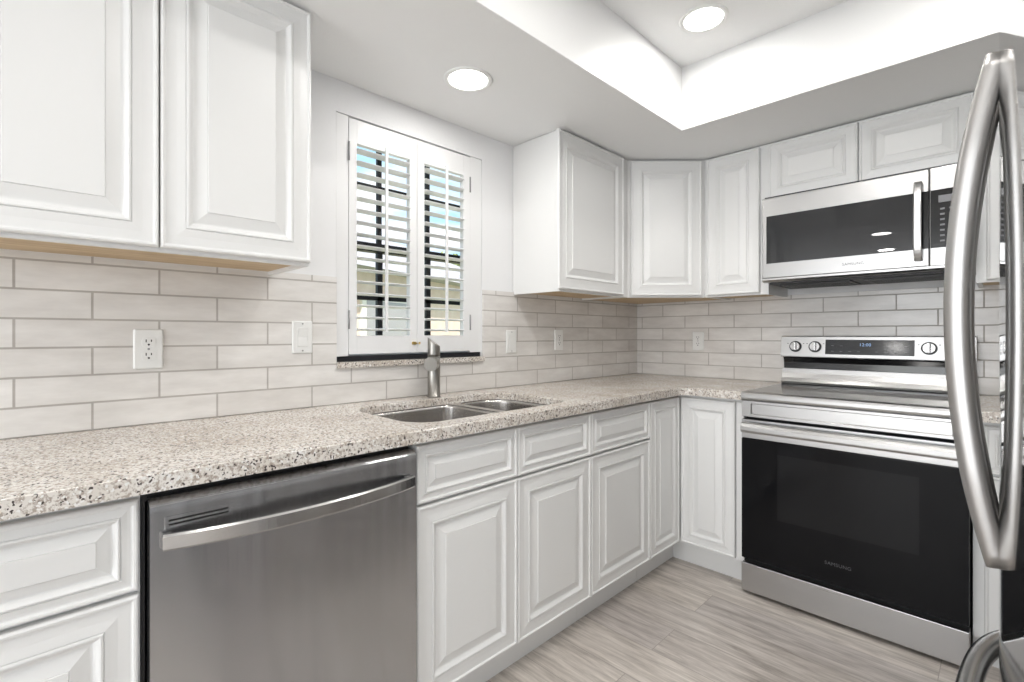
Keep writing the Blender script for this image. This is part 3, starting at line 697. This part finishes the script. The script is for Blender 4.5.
# ------------------------------------------------------------------ outlets and switches (local: front toward -y, centre at origin)
def plate(label, loc, rotz, kind, cat):
    t = thing({'outlet': 'electrical_outlet', 'switch': 'light_switch'}[kind], label, cat, loc, rotz)
    def rr2(hw, hh, y): return [(p[0], y, p[1]) for p in rrect(-hw, hw, -hh, hh, 0.004, 3)]
    MB().rings([rr2(0.0355, 0.058, 0), rr2(0.0355, 0.058, -0.003), rr2(0.033, 0.0555, -0.0055), rr2(0.031, 0.0535, -0.006)]).build('cover_plate', M_plast, t)
    if kind == 'outlet':
        for zc_ in (0.0195, -0.0195):
            f_ = MB(); f_.rings([[(x*1.0, -0.0055, zc_+z) for x, z in rrect(-0.0165, 0.0165, -0.014, 0.014, 0.0095, 5)], [(x, -0.0078, zc_+z) for x, z in rrect(-0.0162, 0.0162, -0.0137, 0.0137, 0.0093, 5)]])
            o_ = f_.build('receptacle', M_plast, t)
            h_ = MB(); h_.box(-0.0075, -0.0050, -0.0082, -0.0076, zc_+0.0005, zc_+0.0085); h_.box(0.0050, 0.0075, -0.0082, -0.0076, zc_+0.0015, zc_+0.0080)
            h_.cyl((0, -0.0082, zc_-0.0065), 0.0028, 0.0006, 'y', 12); h_.build('socket_holes', M_hole, o_)
        MB().cyl((0, -0.0068, 0), 0.0032, 0.0010, 'y', 14).build('screw', M_zinc, t)
    else:
        MB().prism([(-0.0060, -0.034), (-0.0080, -0.033), (-0.0066, 0.0), (-0.0092, 0.033), (-0.0060, 0.034)], -0.0165, 0.0165, 'x').build('rocker', M_plast, t)
        MB().box(-0.0185, -0.0168, -0.0067, -0.0058, -0.0355, 0.0355).box(0.0168, 0.0185, -0.0067, -0.0058, -0.0355, 0.0355).box(-0.0185, 0.0185, -0.0067, -0.0058, 0.0345, 0.0360).box(-0.0185, 0.0185, -0.0067, -0.0058, -0.0360, -0.0345).build('rocker_frame', M_plast, t)
        for zc_ in (0.048, -0.048): MB().cyl((0, -0.0068, zc_), 0.0028, 0.0010, 'y', 12).build('screw', M_zinc, t)
xt = T+0.0003
plate('white duplex outlet on the tile above the dishwasher', (xt, -2.718, 1.135), SINKROT, 'outlet', 'outlet')
plate('white rocker switch on the tile left of the window', (xt, -2.272, 1.168), SINKROT, 'switch', 'switch')
plate('white rocker switch on the tile right of the window, nearest the sink', (xt, -1.221, 1.142), SINKROT, 'switch', 'switch')
plate('white duplex outlet on the sink wall tile near the corner', (xt, -0.845, 1.147), SINKROT, 'outlet', 'outlet')
plate('white duplex outlet on the tile between corner and range', (0.437, -T-0.0003, 1.138), 0, 'outlet', 'outlet')

# ------------------------------------------------------------------ window: bronze sashes, panes, granite sill, plantation shutters
s = MB(); xo0, xo1 = -0.125, -0.085
s.box(xo0, xo1, WY0, WY0+0.03, WZ0+0.026, WZ1); s.box(xo0, xo1, WY1-0.03, WY1, WZ0+0.026, WZ1); s.box(xo0, xo1, WY0+0.03, WY1-0.03, WZ0+0.026, WZ0+0.07); s.box(xo0, xo1, WY0+0.03, WY1-0.03, WZ1-0.03, WZ1)
s.box(xo0, xo1+0.004, WY0+0.03, WY1-0.03, 1.525, 1.560)
for y in (-1.903, -1.655):
    s.box(-0.112, -0.094, y-0.012, y+0.012, WZ0+0.07, 1.525); s.box(-0.112, -0.098, y-0.010, y+0.010, 1.56, WZ1-0.03)
s.box(-0.112, -0.094, WY0+0.03, WY1-0.03, 1.322, 1.344); s.box(-0.112, -0.098, WY0+0.03, WY1-0.03, 1.795, 1.808)
win = struct('window_1', s, M_bronze)
g_ = MB().box(-0.105, -0.102, WY0+0.02, WY1-0.02, WZ0+0.05, WZ1-0.02).build('window_pane', M_glass); g_.parent = win; g_['kind'] = 'structure'
# dark strip set in the gap under the shutter frame
s = MB().box(-0.070, -0.012, WY0+0.002, WY1-0.002, WZ0+0.0235, WZ0+0.043); o = s.build('dark_strip', M_bronze); o.parent = win; o['kind'] = 'structure'
sl = MB().box(-0.084, 0.022, WY0+0.001, WY1-0.001, WZ0, WZ0+0.0225, 0.002).build('window_sill', M_gran)
tag(sl, 'thin speckled granite sill under the shuttered window', 'window sill')

sh = thing('plantation_shutters', 'white plantation shutters with two hinged louvered panels filling the window', 'shutters', (0, 0, 0))
s = MB(); FZ0, FZ1 = 1.094, WZ1-0.002
PLa, PLb, PRb = -2.090, -1.780, -1.485
def frame_bar(y0, y1, z0, z1): s.box(-0.045, -0.002, y0, y1, z0, z1, 0.002)
frame_bar(WY0+0.001, PLa-0.0015, FZ0, FZ1); frame_bar(PRb+0.0015, WY1-0.001, FZ0, FZ1); s.box(-0.045, -0.026, PLa-0.0015, PRb+0.0015, 2.000, FZ1)
s.box(-0.045, -0.03, PLa-0.0015, PRb+0.0015, FZ0, 1.100)
s.build('shutter_frame', M_shut, sh)
def shutter(y0, y1, oy0, oy1):
    z0, z1, oz0, oz1 = 1.1015, 2.014, 1.174, 1.922
    p = MB(); xf0, xf1 = -0.025, 0.000
    p.box(xf0, xf1, y0, oy0, z0, z1, 0.0012); p.box(xf0, xf1, oy1, y1, z0, z1, 0.0012)
    p.box(xf0, xf1, oy0, oy1, z0, oz0, 0.0012); p.box(xf0, xf1, oy0, oy1, oz1, z1, 0.0012)
    pn = p.build('shutter_panel', M_shut, sh)
    nl = 16; pitch = (oz1-oz0)/nl
    ang = math.radians(4)
    for i in range(nl):
        zc_ = oz0 + pitch*(i+0.5)
        prof = []
        for j in range(16):
            a = 2*PI*j/16; u = 0.0245*math.cos(a); w_ = 0.0045*math.sin(a)
            prof.append((-0.0125+u*math.cos(ang)-w_*math.sin(ang), zc_+u*math.sin(ang)+w_*math.cos(ang)))
        MB().prism([(a_, b_) for a_, b_ in prof], oy0+0.001, oy1-0.001, 'y').build('louver', M_shut, pn)
    yc = (oy0+oy1)/2
    MB().box(0.0125, 0.0215, yc-0.006, yc+0.006, oz0+0.015, oz1+0.012, 0.002).build('tilt_rod', M_shut, pn)
    return pn
p1 = shutter(PLa, PLb-0.001, -2.057, -1.817)
p2 = shutter(PLb+0.001, PRb, -1.742, -1.525)
for zc_ in (1.885, 1.235):
    MB().cyl((0.002, PLa-0.0005, zc_-0.036), 0.0035, 0.072, 'z', 12).build('hinge', M_zinc, sh)
    MB().cyl((0.002, PRb+0.0005, zc_-0.036), 0.0035, 0.072, 'z', 12).build('hinge', M_zinc, sh)
MB().box(0.0002, 0.006, -1.806, -1.788, 1.135, 1.147, 0.001).box(0.0002, 0.009, -1.773, -1.768, 1.136, 1.146, 0.001).box(0.0002, 0.005, -1.785, -1.781, 1.138, 1.143).build('latch', M_brass, sh)

# ------------------------------------------------------------------ added openings behind the camera (made-up frames around the fill lights)
s = MB(); s.box(0.3, 2.3, RY0-0.09, RY0-0.04, 0.25, 0.30); s.box(0.3, 2.3, RY0-0.09, RY0-0.04, 2.20, 2.25)
for x in (0.3, 1.275, 2.25): s.box(x, x+0.05, RY0-0.09, RY0-0.04, 0.30, 2.20)
struct('added_rear_window', s, M_shut)
s = MB(); s.box(RX1+0.04, RX1+0.09, -5.3, -3.5, 0.5, 0.55); s.box(RX1+0.04, RX1+0.09, -5.3, -3.5, 2.05, 2.10)
for y in (-5.3, -4.425, -3.55): s.box(RX1+0.04, RX1+0.09, y, y+0.05, 0.55, 2.05)
struct('added_side_window', s, M_shut)

# ------------------------------------------------------------------ outdoors seen through the shutters
struct('ground', MB().box(-60, -0.2, -40, 60, -0.35, -0.25), M_grass)
def house(label, x, y, w, d, hw, hr, wm, rot):
    t = thing('neighbour_house', label, 'house', (x, y, -0.25), rot)
    MB().box(-d/2, d/2, -w/2, w/2, 0, hw).build('wall', wm, t)
    ov = 0.4
    a = [(-d/2-ov, -w/2-ov, hw), (d/2+ov, -w/2-ov, hw), (d/2+ov, w/2+ov, hw), (-d/2-ov, w/2+ov, hw)]
    rdg = [(0, -w/2+d/2, hw+hr), (0, w/2-d/2, hw+hr)]
    mb = MB(); va = [mb.bm.verts.new(p) for p in a]; vr = [mb.bm.verts.new(p) for p in rdg]
    for q in ([va[0], va[1], vr[0]], [va[1], va[2], vr[1], vr[0]], [va[2], va[3], vr[1]], [va[3], va[0], vr[0], vr[1]], va[::-1]): mb.bm.faces.new(q)
    mb.build('roof', M_roof, t)
    for yy in (-w/4, w/5):
        wf = MB().box(d/2, d/2+0.06, yy-0.75, yy+0.75, 0.9, 2.1).build('window', M_cream, t)
        MB().box(d/2+0.06, d/2+0.07, yy-0.65, yy+0.65, 1.0, 2.0).build('pane', M_winglass, wf)
    return t
house('beige neighbouring house with grey hip roof seen through the left shutter panel', -9.5, 2.6, 8.5, 6, 2.5, 1.5, M_stucco, math.radians(20))
house('cream neighbouring house with grey roof seen through the right shutter panel', -11.5, 15.0, 9, 6, 2.5, 1.6, M_cream, math.radians(35))
def tree(label, x, y, h, r_, seed):
    rnd = random.Random(seed)
    t = thing('leafy_tree', label, 'tree', (x, y, -0.25))
    MB().cyl((0, 0, 0), 0.16, h*0.6, 'z', 10, 0.08).build('trunk', M_bark, t)
    bm = bmesh.new()
    for k in range(900):
        th, ph, rr0 = rnd.uniform(0, 2*PI), math.acos(rnd.uniform(-1, 1)), r_*rnd.uniform(0.35, 1.0)
        c = Vector((rr0*math.sin(ph)*math.cos(th), rr0*math.sin(ph)*math.sin(th), h*0.72+0.75*rr0*math.cos(ph)))
        a = Vector((rnd.uniform(-1, 1), rnd.uniform(-1, 1), rnd.uniform(-1, 1))).normalized(); b_ = a.orthogonal().normalized()
        sz = rnd.uniform(0.10, 0.22)
        bm.faces.new([bm.verts.new(c+a*sz), bm.verts.new(c+b_*sz*0.6), bm.verts.new(c-a*sz), bm.verts.new(c-b_*sz*0.6)])
    me = bpy.data.meshes.new('crown'); bm.to_mesh(me); bm.free(); link('crown', me, M_leaf, t)
tree('leafy tree beyond the beige house at the left of the window view', -19.0, 3.2, 6.0, 2.0, 1)
tree('leafy tree in the middle of the window view between the houses', -15.0, 9.8, 5.0, 1.8, 2)
tree('tall leafy tree at the right of the window view behind the cream house', -17.0, 19.0, 6.2, 2.1, 3)
